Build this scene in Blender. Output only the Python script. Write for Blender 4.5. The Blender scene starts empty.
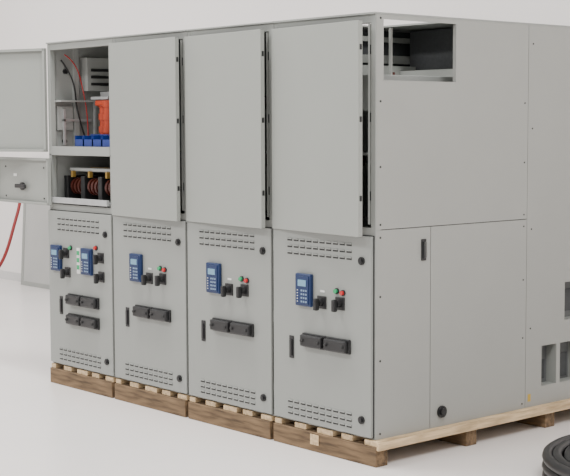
import bpy, bmesh, math, random
from mathutils import Vector, Matrix
random.seed(3)
W=0.8298; D1=1.268; D2=2.25; ZB=0.12; ZT=2.42; ZS=1.262; FL=-0.02
# ---------------------------------------------------------------- materials
def mat(name,col,rough=0.5,metal=0.0,var=0.03,scale=3.0,bump=0.0,spec=0.5,stretch=None,col2=None,emit=0):
    m=bpy.data.materials.new(name); m.use_nodes=True
    nt=m.node_tree; b=nt.nodes['Principled BSDF']
    tc=nt.nodes.new('ShaderNodeTexCoord'); mp=nt.nodes.new('ShaderNodeMapping')
    nz=nt.nodes.new('ShaderNodeTexNoise'); nz.inputs['Scale'].default_value=scale; nz.inputs['Detail'].default_value=4
    if stretch: mp.inputs['Scale'].default_value=stretch
    nt.links.new(tc.outputs['Object'],mp.inputs['Vector']); nt.links.new(mp.outputs['Vector'],nz.inputs['Vector'])
    cr=nt.nodes.new('ShaderNodeValToRGB')
    a=tuple(max(0,c*(1-var)) for c in col)+(1,); c2=tuple(min(1,c*(1+var)) for c in (col2 or col))+(1,)
    cr.color_ramp.elements[0].position=0.3; cr.color_ramp.elements[0].color=a
    cr.color_ramp.elements[1].position=0.7; cr.color_ramp.elements[1].color=c2
    nt.links.new(nz.outputs['Fac'],cr.inputs['Fac']); nt.links.new(cr.outputs['Color'],b.inputs['Base Color'])
    b.inputs['Roughness'].default_value=rough; b.inputs['Metallic'].default_value=metal
    b.inputs['Specular IOR Level'].default_value=spec
    if bump:
        bp=nt.nodes.new('ShaderNodeBump'); bp.inputs['Strength'].default_value=bump
        nt.links.new(nz.outputs['Fac'],bp.inputs['Height']); nt.links.new(bp.outputs['Normal'],b.inputs['Normal'])
    return m
M_DOOR=mat('door_grey_paint',(0.295,0.307,0.284),0.42,var=0.015)
M_LDOOR=mat('lower_door_grey_paint',(0.275,0.286,0.270),0.42,var=0.015)
M_SIDE=mat('side_grey_paint_lit',(0.318,0.322,0.302),0.42,var=0.015)  # cabinet grey lightened: the side's brighter light is put into the colour
M_FRAME=mat('frame_grey_paint',(0.295,0.305,0.286),0.42,var=0.02)
M_INNER=mat('inner_sheet_paint',(0.33,0.34,0.325),0.5,var=0.03)
M_GALV=mat('galvanised_steel',(0.5,0.51,0.51),0.35,metal=0.5,var=0.06,scale=20)
M_BLACK=mat('black_plastic',(0.012,0.012,0.013),0.4,var=0.1)
M_DARK=mat('dark_gap',(0.03,0.03,0.03),0.8,var=0.1)
M_SHADE=mat('inner_shade',(0.06,0.063,0.066),0.6,var=0.1,scale=60)  # near-black: shade inside cut-out and openings put into the colour
M_BLUE=mat('relay_blue',(0.006,0.022,0.085),0.35,var=0.05)
M_BIN=mat('bin_blue',(0.008,0.03,0.20),0.35,var=0.05)
M_LCD=mat('relay_lcd',(0.16,0.30,0.42),0.2,var=0.05)
M_KEY=mat('relay_key',(0.20,0.28,0.40),0.4,var=0.05)
M_RED=mat('red_lens',(0.5,0.02,0.02),0.2,var=0.05)
M_GREEN=mat('green_lens',(0.02,0.32,0.12),0.2,var=0.05)
M_ORANGE=mat('epoxy_orange',(0.52,0.06,0.02),0.35,var=0.08)
M_FUSE=mat('epoxy_dark_red',(0.075,0.014,0.008),0.35,var=0.1)
M_YEL=mat('brass_yellow',(0.40,0.25,0.06),0.35,metal=0.3,var=0.08)
M_LABEL=mat('white_label',(0.7,0.7,0.68),0.5,var=0.01)
M_YLAB=mat('yellow_label',(0.5,0.33,0.04),0.5,var=0.02)
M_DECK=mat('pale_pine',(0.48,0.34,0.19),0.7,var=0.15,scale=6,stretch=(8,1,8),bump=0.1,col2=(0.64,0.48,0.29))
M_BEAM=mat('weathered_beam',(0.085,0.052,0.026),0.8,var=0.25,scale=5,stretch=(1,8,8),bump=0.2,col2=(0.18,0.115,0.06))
M_FLOOR=mat('floor_epoxy',(0.79,0.75,0.725),0.28,var=0.025,scale=0.9,spec=0.35)
M_WALL=mat('wall_paint',(0.86,0.82,0.80),0.8,var=0.01,scale=0.6)
M_BASE=mat('baseboard_paint',(0.62,0.61,0.60),0.6,var=0.02)
M_HOSE=mat('red_rubber',(0.24,0.015,0.015),0.5,var=0.1)
M_SHEET=mat('loose_sheet_steel',(0.42,0.42,0.405),0.45,var=0.04)
# ---------------------------------------------------------------- helpers
def empty(name,loc=(0,0,0),parent=None):
    e=bpy.data.objects.new(name,None); bpy.context.collection.objects.link(e); e.location=loc
    e.empty_display_size=0.1
    if parent: e.parent=parent
    return e
def finish(bm,name,m,parent,loc=(0,0,0),bevel=0,smooth=False):
    me=bpy.data.meshes.new(name); bm.to_mesh(me); bm.free()
    o=bpy.data.objects.new(name,me); bpy.context.collection.objects.link(o)
    me.materials.append(m); o.location=loc
    if parent: o.parent=parent
    if bevel:
        b=o.modifiers.new('bevel','BEVEL'); b.width=bevel; b.segments=2; b.limit_method='ANGLE'
    if smooth:
        for p in me.polygons: p.use_smooth=True
        e=o.modifiers.new('es','EDGE_SPLIT'); e.split_angle=math.radians(40)
    return o
def addbox(bm,b):
    x0,x1,y0,y1,z0,z1=b
    v=[bm.verts.new(c) for c in [(x0,y0,z0),(x1,y0,z0),(x1,y1,z0),(x0,y1,z0),(x0,y0,z1),(x1,y0,z1),(x1,y1,z1),(x0,y1,z1)]]
    for f in [(0,3,2,1),(4,5,6,7),(0,1,5,4),(1,2,6,5),(2,3,7,6),(3,0,4,7)]: bm.faces.new([v[i] for i in f])
def boxes(parent,name,m,bl,bevel=0,loc=(0,0,0)):
    bm=bmesh.new()
    for b in bl: addbox(bm,b)
    return finish(bm,name,m,parent,loc,bevel)
def box(parent,name,m,*b,bevel=0): return boxes(parent,name,m,[b],bevel)
def addcyl(bm,c,r,h,axis='y',r2=None,seg=20):
    T=Matrix.Translation(c)
    R={'y':Matrix.Rotation(-math.pi/2,4,'X'),'z':Matrix.Identity(4),'x':Matrix.Rotation(math.pi/2,4,'Y')}[axis]
    bmesh.ops.create_cone(bm,cap_ends=True,segments=seg,radius1=r,radius2=r if r2 is None else r2,depth=h,matrix=T@R@Matrix.Translation((0,0,h/2)))
def cyls(parent,name,m,cl,loc=(0,0,0)):
    bm=bmesh.new()
    for c in cl: addcyl(bm,*c)
    return finish(bm,name,m,parent,loc,0,True)
def tube(parent,name,m,pts,r,loc=(0,0,0),cyclic=False):
    cu=bpy.data.curves.new(name,'CURVE'); cu.dimensions='3D'; cu.bevel_depth=r; cu.bevel_resolution=3
    s=cu.splines.new('NURBS'); s.points.add(len(pts)-1)
    for i,p in enumerate(pts): s.points[i].co=(*p,1)
    s.use_endpoint_u=True; s.order_u=4; s.use_cyclic_u=cyclic; s.resolution_u=8
    tmp=bpy.data.objects.new(name+'_c',cu); bpy.context.collection.objects.link(tmp)
    dg=bpy.context.evaluated_depsgraph_get(); me=bpy.data.meshes.new_from_object(tmp.evaluated_get(dg))
    bpy.data.objects.remove(tmp)
    o=bpy.data.objects.new(name,me); bpy.context.collection.objects.link(o)
    me.materials.clear(); me.materials.append(m); o.location=loc
    for p in me.polygons: p.use_smooth=True
    if parent: o.parent=parent
    return o
# ---------------------------------------------------------------- door furniture
YF=-0.022
def relay(e,x,z,n):
    w,h=0.130,0.185
    box(e,'relay_body_%d'%n,M_BLUE,x-w/2,x+w/2,YF-0.024,YF,z-h/2,z+h/2,bevel=0.006)
    box(e,'relay_face_%d'%n,M_BLUE,x-w*.40,x+w*.40,YF-0.029,YF-0.023,z-h*.43,z+h*.43,bevel=0.002)
    box(e,'relay_screen_%d'%n,M_LCD,x-.034,x+.034,YF-0.032,YF-0.028,z+.022,z+.058,bevel=0.001)
    kb=[]
    for i in range(3):
        for j in range(4):
            kb.append((x-.008+i*.019,x+.003+i*.019,YF-0.032,YF-0.028,z-.070+j*.021,z-.060+j*.021))
    boxes(e,'relay_keys_%d'%n,M_KEY,kb)
    boxes(e,'relay_leds_%d'%n,M_LABEL,[(x-.040,x-.034,YF-0.032,YF-0.028,z-.068+j*.016,z-.063+j*.016) for j in range(5)])
def switch(e,x,z,n):
    box(e,'switch_plate_%d'%n,M_BLACK,x-.036,x+.036,YF-0.008,YF,z-.036,z+.036,bevel=0.003)
    cyls(e,'switch_boss_%d'%n,M_BLACK,[((x,YF-0.035,z),.022,.03,'y')])
    box(e,'switch_handle_%d'%n,M_BLACK,x-.012,x+.012,YF-0.062,YF-0.032,z-.042,z+.026,bevel=0.006)
def lamp(e,x,z,m,n):
    cyls(e,'lamp_ring_%d'%n,M_BLACK,[((x,YF-0.008,z),.017,.009,'y')])
    cyls(e,'lamp_lens_%d'%n,m,[((x,YF-0.020,z),.012,.013,'y')])
def testblock(e,x0,x1,z,n):
    box(e,'test_block_base_%d'%n,M_BLACK,x0,x1,YF-0.016,YF,z-.040,z+.040,bevel=0.004)
    box(e,'test_block_cover_%d'%n,M_BLACK,x0+.008,x1-.008,YF-0.042,YF-0.014,z-.033,z+.033,bevel=0.008)
    cyls(e,'test_block_nuts_%d'%n,M_DARK,[((x0+.03,YF-0.052,z),.009,.012,'y'),((x1-.03,YF-0.052,z),.009,.012,'y')])
def latch(e,x,z,n):
    box(e,'door_latch_frame_%d'%n,M_BLACK,x-.019,x+.019,YF-0.006,YF,z-.065,z+.065,bevel=0.005)
    box(e,'door_latch_lever_%d'%n,M_BLACK,x-.010,x+.010,YF-0.014,YF-0.005,z-.05,z+.045,bevel=0.003)
def lock(e,x,z,n):
    cyls(e,'quarter_turn_lock_%d'%n,M_BLACK,[((x,YF-0.010,z),.022,.011,'y'),((x,YF-0.018,z),.013,.010,'y')])
def louvers(e,x0,x1,zs,n):
    hood=[];slot=[]
    gaps=10; gw=(x1-x0)/gaps
    for z in zs:
        for i in range(gaps):
            a=x0+i*gw+.007; b=x0+(i+1)*gw-.007
            slot.append((a,b,YF-0.0015,YF+.004,z-.008,z+.001))
            hood.append((a,b,YF-0.006,YF,z+.001,z+.008))
    boxes(e,'louver_slots_%d'%n,M_DARK,slot)
    boxes(e,'louver_hoods_%d'%n,M_LDOOR,hood,bevel=0.002)
# ---------------------------------------------------------------- cabinets
def panel_door(parent,name,m,w,z0,z1,hinge,ang):
    d=empty(name,hinge,parent); d.rotation_euler=(0,0,-math.radians(ang))
    box(d,name+'_skin',m,0,w,-0.004,0,z0,z1,bevel=0.0015)
    t=.024
    boxes(d,name+'_flanges',m,[(0,.003,-.002,t,z0,z1),(w-.003,w,-.002,t,z0,z1),(0,w,-.002,t,z0,z0+.003),(0,w,-.002,t,z1-.003,z1),
        (0.003,.02,t-.003,t,z0,z1),(w-.02,w-.003,t-.003,t,z0,z1),(0,w,t-.003,t,z0,z0+.018),(0,w,t-.003,t,z1-.018,z1)],bevel=0.001)
    return d
def cabinet(k):
    X0=-(k+1)*W
    e=empty('switchgear_cabinet',(X0,0,0))
    g=.0015; w=W-g
    t=.003
    P=.035 if k==0 else .045
    right_last=(k==0)
    boxes(e,'frame_posts',M_FRAME,[(g,.035,0,.04,ZB,ZT-.01),(w-P,w,0,.04,ZB,ZT-.01)],bevel=.002)
    boxes(e,'frame_rails',M_FRAME,[(.035,w-P,0.001,.04,ZT-.055,ZT-.01),(.035,w-P,0.001,.04,ZS-.04,ZS+.012),(.035,w-P,0.001,.04,ZB,ZB+.035)],bevel=.002)
    box(e,'left_wall',M_INNER,g,g+t,.04,D2,ZB,ZT-.01)
    box(e,'back_wall',M_FRAME,g,w,D2-t,D2,ZB,ZT-.01)
    box(e,'base_pan',M_FRAME,g,w,0.04,D2,ZB,ZB+.004)
    box(e,'barrier_shelf',M_INNER,g+t,w-t,.04,D2-t,ZS-.008,ZS-.002)
    if not right_last:
        box(e,'right_wall',M_INNER,w-t,w,.04,D2,ZB,ZT-.01)
        box(e,'roof_sheet',M_FRAME,g,w,-.012,D2,ZT-.01,ZT,bevel=.002)
    else:
        boxes(e,'roof_sheet',M_FRAME,[(g,w+.002,-.012,.10,ZT-.01,ZT),(g,w+.002,.75,D2,ZT-.01,ZT),(g,.10,.10,.75,ZT-.01,ZT),(w-.20,w+.002,.10,.75,ZT-.01,ZT)])  # unseen roof opening, added to let light in behind the cut-out
    if k!=3:
        box(e,'mid_barrier',M_INNER,g+t,w-t,1.26,1.264,ZS,ZT-.012)
        boxes(e,'inner_side_channel',M_INNER,[(g+t,.06,.06,.12,ZS,ZT-.02),(.06,.10,.06,.064,ZS,ZT-.02)],bevel=.001)
        boxes(e,'bus_supports',M_INNER,[(.05,.09,.45,.49,ZS,ZT-.02),(.05,w-.09,.45,.49,1.95,1.99),(.05,w-.09,.45,.49,1.6,1.64)])
        cyls(e,'bus_insulators',M_FUSE,[((x,.40,z),.045,.05,'y') for x in (.25,.42,.59) for z in (1.97,1.62)])
        boxes(e,'bus_bars',M_GALV,[(x-.03,x+.03,.385,.397,1.4,2.0) for x in (.25,.42,.59)])
        boxes(e,'shelf_sheet',M_INNER,[(g+t,w-t,.05,.44,1.66,1.67)])
        boxes(e,'door_keepers',M_BLACK,[(w-P-.012,w-P,.0,.03,z,z+.05) for z in (1.42,1.84,2.2)],bevel=.002)
        boxes(e,'door_seal_lip',M_FRAME,[(w-P-.012,w-P-.009,-.01,.012,ZS+.03,ZT-.06)])
    zl0,zl1=ZB+.012,ZS-.034
    box(e,'lower_door_gap_shade',M_DARK,.006,w-.006,-.004,.002,zl0-.004,zl1+.004)  # dark strip standing in for shade in the gap round the door
    box(e,'lower_door_skin',M_LDOOR,.010,w-.012,YF,-.003,zl0,zl1,bevel=.003)
    boxes(e,'lower_door_hinges',M_FRAME,[(.002,.010,-.016,-.002,z,z+.07) for z in (.25,.68,1.1)],bevel=.002)
    louvers(e,.13,.675,(1.100,1.138,1.176),1)
    louvers(e,.13,.675,(.172,.206,.240),2)
    lock(e,.748,1.093,1); lock(e,.748,.222,2)
    latch(e,.172,.557,1)
    testblock(e,.275,.467,.612,1); testblock(e,.471,.663,.612,2)
    if k!=3:
        relay(e,.292,.897,1)
        switch(e,.430,.838,1); switch(e,.578,.845,2)
        lamp(e,.552,.912,M_GREEN,1); lamp(e,.602,.906,M_RED,2)
        box(e,'nameplate',M_LABEL,.415,.45,YF-.002,YF,.895,.906)
    else:
        testblock(e,.275,.467,.472,3); testblock(e,.471,.663,.472,4)
        relay(e,.130,.893,1); relay(e,.53,.893,2)
        for i,(x,z) in enumerate([(.25,.935),(.265,.80),(.69,.93),(.695,.80)]):
            switch(e,x,z,i+1)
        lamp(e,.31,.975,M_GREEN,1); lamp(e,.635,.995,M_RED,2)
        box(e,'nameplate',M_LABEL,.385,.425,YF-.003,YF,.80,.98)
        boxes(e,'mimic_marks',M_GREEN,[(.39,.42,YF-.006,YF-.003,.93-i*.05,.96-i*.05) for i in range(3)])
    if k!=3:
        d=panel_door(e,'upper_door',M_DOOR,.797,ZS-.032,ZT-.047,(.014,-.028,0),[5.4,3.8,3.4][k])
        boxes(d,'door_lock_cams',M_BLACK,[(.784,.799,.004,.02,z,z+.03) for z in (1.42,1.84,2.22)],bevel=.002)
    else:
        d=panel_door(e,'upper_door',M_DOOR,.80,1.645,2.38,(.0,-.008,0),158)
        d2=panel_door(e,'instrument_door',M_DOOR,.86,1.265,1.60,(.085,-.04,0),183)
        cyls(d2,'handle_escutcheon',M_BLACK,[((.42,.001,1.39),.028,.018,'y')])
        box(d2,'handle_lever',M_BLACK,.34,.50,.018,.035,1.375,1.405,bevel=.006)
        boxes(d2,'handle_plate',M_LABEL,[(.52,.57,.001,.003,1.46,1.48)])
        cyls(d2,'door_screws',M_DARK,[((x,.0,z),.006,.004,'y') for x in (.10,.7) for z in (1.31,1.53)])
    if k==3:
        boxes(e,'compartment_shelf',M_FRAME,[(g+t,w-t,0,.55,1.622,1.63),(.035,w-P,-.002,.004,1.622,1.685)],bevel=.001)
        box(e,'compartment_back',M_INNER,g+t,w-t,.55,.554,ZS,ZT-.012)
        boxes(e,'compartment_brackets',M_INNER,[(g+t,g+t+.03,.20,.24,1.63,ZT-.02),(g+t,g+t+.10,.04,.5,2.0,2.012)],bevel=.001)
        box(e,'terminal_box',M_INNER,g+t,.10,.27,.48,2.08,2.32,bevel=.004)
        box(e,'terminal_plate',M_INNER,g+t,.03,.06,.19,1.80,1.97,bevel=.002)
        boxes(e,'terminal_strip',M_BLACK,[(.10,.108,.30,.45,2.12+i*.05,2.14+i*.05) for i in range(3)],bevel=.002)
        boxes(e,'shutter_linkage',M_GALV,[(.03,.045,.10,.12,1.69,1.95),(.03,.045,.10,.34,1.86,1.88),(.06,.075,.34,.36,1.69,2.0)],bevel=.002)
        tube(e,'control_wire_1',M_BLACK,[(.02,.10,2.30),(.06,.16,2.2),(.03,.22,2.08),(.05,.2,1.95),(.04,.28,1.75)],.006)
        tube(e,'control_wire_2',M_RED,[(.02,.13,2.34),(.08,.2,2.28),(.05,.26,2.1),(.06,.3,1.9),(.05,.3,1.72)],.004)
        cyls(e,'wall_grommets',M_BLACK,[((g+t,.14,2.22),.018,.02,'x'),((g+t,.12,1.72),.014,.03,'x'),((g+t,.30,1.72),.014,.03,'x')])
        cl=[]
        for (x,y) in ((.27,.30),(.40,.25)):
            for i in range(7):
                cl.append(((x,y,1.69+i*.045),.042 if i%2==0 else .034,.045,'z'))
        cyls(e,'orange_insulators',M_ORANGE,cl)
        boxes(e,'orange_insulator_head',M_ORANGE,[(.235,.43,.24,.34,1.97,2.01)],bevel=.01)
        boxes(e,'contact_arms',M_GALV,[(.20,.42,.23,.25,2.015,2.035),(.22,.40,.30,.32,2.015,2.07)],bevel=.002)
        bl=[]
        for i in range(4):
            x=.30+i*.115
            bl+= [(x,x+.105,.03,.035,1.69,1.735),(x,x+.105,.16,.165,1.69,1.77),(x,x+.004,.03,.165,1.69,1.76),(x+.101,x+.105,.03,.165,1.69,1.76),(x,x+.105,.03,.165,1.686,1.69)]
        boxes(e,'parts_bins',M_BIN,bl)
        box(e,'drawer_rail',M_GALV,.05,w-.05,-.004,.45,1.285,1.30)
        boxes(e,'drawer_lip',M_GALV,[(.05,w-.05,-.03,-.006,1.285,1.325)],bevel=.002)
        cl=[]; cb=[]
        for j in range(3):
            x0=.10+j*.22
            for i in range(8):
                (cl if i%2 else cb).append(((x0+i*.022,.16,1.40),.060 if i%2 else .048,.022,'x'))
        cyls(e,'ribbed_transformer_coils',M_FUSE,cl)
        cyls(e,'transformer_cores_round',M_BLACK,cb)
        boxes(e,'transformer_cores',M_BLACK,[(.05+j*.22,.10+j*.22,.09,.24,1.30,1.475) for j in range(4)],bevel=.006)
        boxes(e,'fuse_clips',M_YEL,[(.13+j*.22,.15+j*.22,.10,.13,1.465,1.51) for j in range(3)],bevel=.003)
        cyls(e,'fuse_tube',M_INNER,[((.09,.13,1.52),.014,.62,'x')])
        boxes(e,'primary_contact_bar',M_YEL,[(.07,.7,.30,.32,1.50,1.53)],bevel=.004)
        boxes(e,'rear_fuse_block',M_BLACK,[(.02,.7,.36,.46,1.34,1.49)],bevel=.004)
    if k==0:
        xs0,xs1=w-.003,w+.0015
        y0,y1,z0,z1=.058,.632,2.062,2.385
        boxes(e,'side_upper_panel',M_SIDE,[(xs0,xs1,.004,y0,ZS+.002,ZT-.011),(xs0,xs1,y1,D1-.002,ZS+.002,ZT-.011),(xs0,xs1,y0,y1,ZS+.002,z0),(xs0,xs1,y0,y1,z1,ZT-.011)])
        boxes(e,'side_lower_panels',M_SIDE,[(xs0,xs1,.004,.428,ZB,ZS-.003),(xs0,xs1,.433,D1-.002,ZB,ZS-.003)])
        vents=[(1.42,1.565,.235,.482),(1.60,1.78,.235,.482),(1.64,1.86,.62,.855)]
        bl=[(xs0,xs1,D1+.002,1.42,ZB,ZT-.011),(xs0,xs1,1.42,1.86,.855,ZT-.011),(xs0,xs1,1.86,D2,ZB,ZT-.011),
            (xs0,xs1,1.42,1.86,ZB,.235),(xs0,xs1,1.42,1.64,.482,.855),(xs0,xs1,1.64,1.86,.482,.62),(xs0,xs1,1.565,1.60,.235,.482),(xs0,xs1,1.78,1.86,.235,.482)]
        boxes(e,'side_rear_panel',M_SIDE,bl)
        # plain openings with a recessed inner sheet, coloured dark for the shade inside, and folded edges
        rec=[];bk=[]
        for a,b,c,d in vents:
            bk.append((xs0-.075,xs0-.072,a-.01,b+.03,c-.01,d+.01))
            rec+=[(xs0-.072,xs0-.001,a-.003,a,c,d),(xs0-.072,xs0-.001,b,b+.003,c,d),(xs0-.072,xs0-.001,a,b,c-.003,c),(xs0-.072,xs0-.001,a,b,d,d+.003)]
        boxes(e,'opening_inner_sheet',mat('opening_inner_shade',(0.13,0.135,0.135),.6),bk)
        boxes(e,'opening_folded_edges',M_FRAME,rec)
        boxes(e,'opening_shade_patches',M_SHADE,[(xs0-.07,xs0-.066,1.47,1.54,.26,.38),(xs0-.07,xs0-.066,1.66,1.76,.25,.40),(xs0-.07,xs0-.066,1.68,1.80,.66,.80)])  # dark patches that deepen the shade in the openings by colour
        boxes(e,'side_seam_shade',M_DARK,[(xs0-.006,xs0-.001,.41,.45,ZB,ZS),(xs0-.006,xs0-.001,D1-.02,D1+.02,ZB,ZT-.012),(xs0-.006,xs0-.001,.004,D1,ZS-.015,ZS+.012)])  # dark strips behind the seams paint the shade in the joints
        boxes(e,'cutout_trim',M_SIDE,[(xs0-.02,xs0,y0-.004,y0,z0,z1),(xs0-.02,xs0,y1,y1+.004,z0,z1),(xs0-.02,xs0,y0,y1,z0-.004,z0)])
        box(e,'side_latch_frame',M_BLACK,xs1,xs1+.008,.352,.390,1.075,1.195,bevel=.005)
        box(e,'side_latch_lever',mat('latch_lever',(0.05,0.05,0.05),.3),xs1+.008,xs1+.02,.362,.380,1.09,1.18,bevel=.004)
        cyls(e,'side_knob',M_BLACK,[((xs1,.523,.205),.034,.014,'x'),((xs1+.014,.523,.205),.022,.01,'x')])
        box(e,'side_warning_label',M_YLAB,xs1,xs1+.001,1.292,1.318,.155,.20)
        sc=[]
        for z in (2.39,1.95,1.60,1.29,1.22,.9,.55,.15): sc.append(((xs1,.035,z),.006,.002,'x'))
        for z in (1.95,1.60,1.29,1.22,.9,.55,.15): sc.append(((xs1,D1-.03,z),.005,.002,'x'))
        for z in (.6,1.2,1.8,2.3): sc.append(((xs1,1.31,z),.005,.002,'x'))
        cyls(e,'side_screws',M_DARK,sc)
        # structure and added dark sheets visible through the cut-out
        boxes(e,'inner_channels',M_FRAME,[(.03,.06,.12,1.2,2.20,2.25),(.03,.06,.12,1.2,2.33,2.36),(w-.07,w-.03,.06,.085,1.3,2.4)],bevel=.002)
        boxes(e,'inner_duct',M_INNER,[(.15,w-.16,.14,1.0,1.9,2.10)],bevel=.004)
        boxes(e,'inner_duct_flange',M_FRAME,[(.15,.17,.15,1.0,2.10,2.18),(.15,w-.17,.86,.875,2.10,2.15),(w-.20,w-.185,.30,.315,2.0,2.36)])
        boxes(e,'cutout_rear_shade',M_SHADE,[(.10,w-.05,1.02,1.03,2.0,2.40)])  # dark sheet added at the back to darken the cut-out
        boxes(e,'cutout_side_shade',M_SHADE,[(.012,.018,.12,1.2,1.95,2.40)])  # dark sheet added along the left wall, shade by colour
        cyls(e,'inner_terminal_cap',M_FUSE,[((.60,.36,2.10),.014,.018,'z')])
    return e
for k in range(4): cabinet(k)
# ---------------------------------------------------------------- pallets
def pallet(k):
    X0=-(k+1)*W
    e=empty('wooden_pallet',(X0,0,FL))
    zt=ZB-FL
    xr=W-.02 if k else W+.035
    xl=.012
    beams=[(xl,xr,y,y+.09,0,.108) for y in (-.03,.70,1.42,2.12)]
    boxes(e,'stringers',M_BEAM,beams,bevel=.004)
    bl=[]
    span=(xr-xl)
    for i,(f0,bw) in enumerate(((0.0,.06),(.20,.10),(.43,.13),(.66,.09),(.88,.10))):
        a=xl+f0*span
        b=min(a+bw,xr)
        bl.append((a,b,-.018+.004*(i%2),2.22,.108,zt-.001))
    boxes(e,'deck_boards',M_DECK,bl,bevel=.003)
    if k==0:
        boxes(e,'edge_board',M_DECK,[(xr+.001,xr+.02,-.028,2.22,.092,zt-.004)],bevel=.003)
        boxes(e,'front_block',M_DECK,[(.34,.41,-.036,-.031,.04,.10)],bevel=.002)
    return e
for k in range(4): pallet(k)
# ---------------------------------------------------------------- room
def slab(name,m,*b):
    return box(None,name,m,*b)
slab('floor',M_FLOOR,-16,9,-10,3.1,FL-.1,FL)
slab('wall_back',M_WALL,-16,9,3.1,3.25,FL,7)
slab('wall_left',M_WALL,-16.15,-16,-10,3.25,FL,7)
slab('baseboard_back',M_BASE,-16,9,3.085,3.1,FL,.08)
def sheet(x0,x1,h,y,lean):
    e=empty('steel_panel',(x0,y,FL)); e.rotation_euler=(-lean,0,0)
    w=x1-x0
    boxes(e,'sheet',M_SHEET,[(0.03,w-.03,0.006,.010,.03,h-.03)])
    boxes(e,'edge_frame',M_FRAME,[(0,.05,0,.03,0,h),(w-.05,w,0,.03,0,h),(0.05,w-.05,0,.03,0,.05),(.05,w-.05,0,.03,h-.05,h)],bevel=.003)
    return e
sheet(-8.86,-8.02,1.45,2.93,.06)
sheet(-7.98,-7.1,1.45,2.93,.06)
h=empty('red_hose',(-8.25,2.4,FL))
tube(h,'hose_run',M_HOSE,[(-.2,.3,1.35),(-.02,.25,1.1),(.04,.1,.8),(.06,0,.5),(.0,-.1,.25),(-.2,-.25,.06),(-.6,-.3,.025),(-1.3,-.2,.022)],.018)
c=empty('cable_coil',(1.31,.86,FL))
for i in range(3):
    for j in range(5):
        R=.66-.055*j
        pts=[(R*math.cos(a)+random.uniform(-.012,.012),R*math.sin(a)+random.uniform(-.012,.012),.03+i*.048) for a in [t*math.pi/9 for t in range(18)]]
        tube(c,'loop_%d_%d'%(i,j),M_BLACK,pts,.028,cyclic=True)
# ---------------------------------------------------------------- lights
def light(x,y,z,sx,sy,p):
    e=empty('ceiling_light',(x,y,z))
    box(e,'housing',M_FRAME,-sx/2,sx/2,-sy/2,sy/2,.03,.12)
    l=bpy.data.lights.new('lamp','AREA'); l.shape='RECTANGLE'; l.size=sx; l.size_y=sy; l.energy=p; l.color=(1,.985,.97)
    o=bpy.data.objects.new('lamp',l); bpy.context.collection.objects.link(o); o.parent=e
for x in (-8,-2,4):
    for y in (-6,-1.0):
        light(x,y,6.2,2.4,1.2,310)
w=bpy.data.worlds.new('World'); bpy.context.scene.world=w; w.use_nodes=True
w.node_tree.nodes['Background'].inputs[0].default_value=(1,.985,.975,1)
w.node_tree.nodes['Background'].inputs[1].default_value=0.75
# ---------------------------------------------------------------- camera
yaw,pitch,roll=.8561,-.0818,-.0042
f=Vector((-math.sin(yaw)*math.cos(pitch),math.cos(yaw)*math.cos(pitch),math.sin(pitch)))
r=Vector((math.cos(yaw),math.sin(yaw),0)); u=r.cross(f)
r2=r*math.cos(roll)+u*math.sin(roll); u2=u*math.cos(roll)-r*math.sin(roll)
cam=bpy.data.cameras.new('camera'); co=bpy.data.objects.new('camera',cam); bpy.context.collection.objects.link(co)
co.matrix_world=Matrix(((r2.x,u2.x,-f.x,5.1564),(r2.y,u2.y,-f.y,-5.1169),(r2.z,u2.z,-f.z,1.8173),(0,0,0,1)))
cam.sensor_width=36; cam.lens=1358.3*36/570; cam.clip_end=200
bpy.context.scene.camera=co
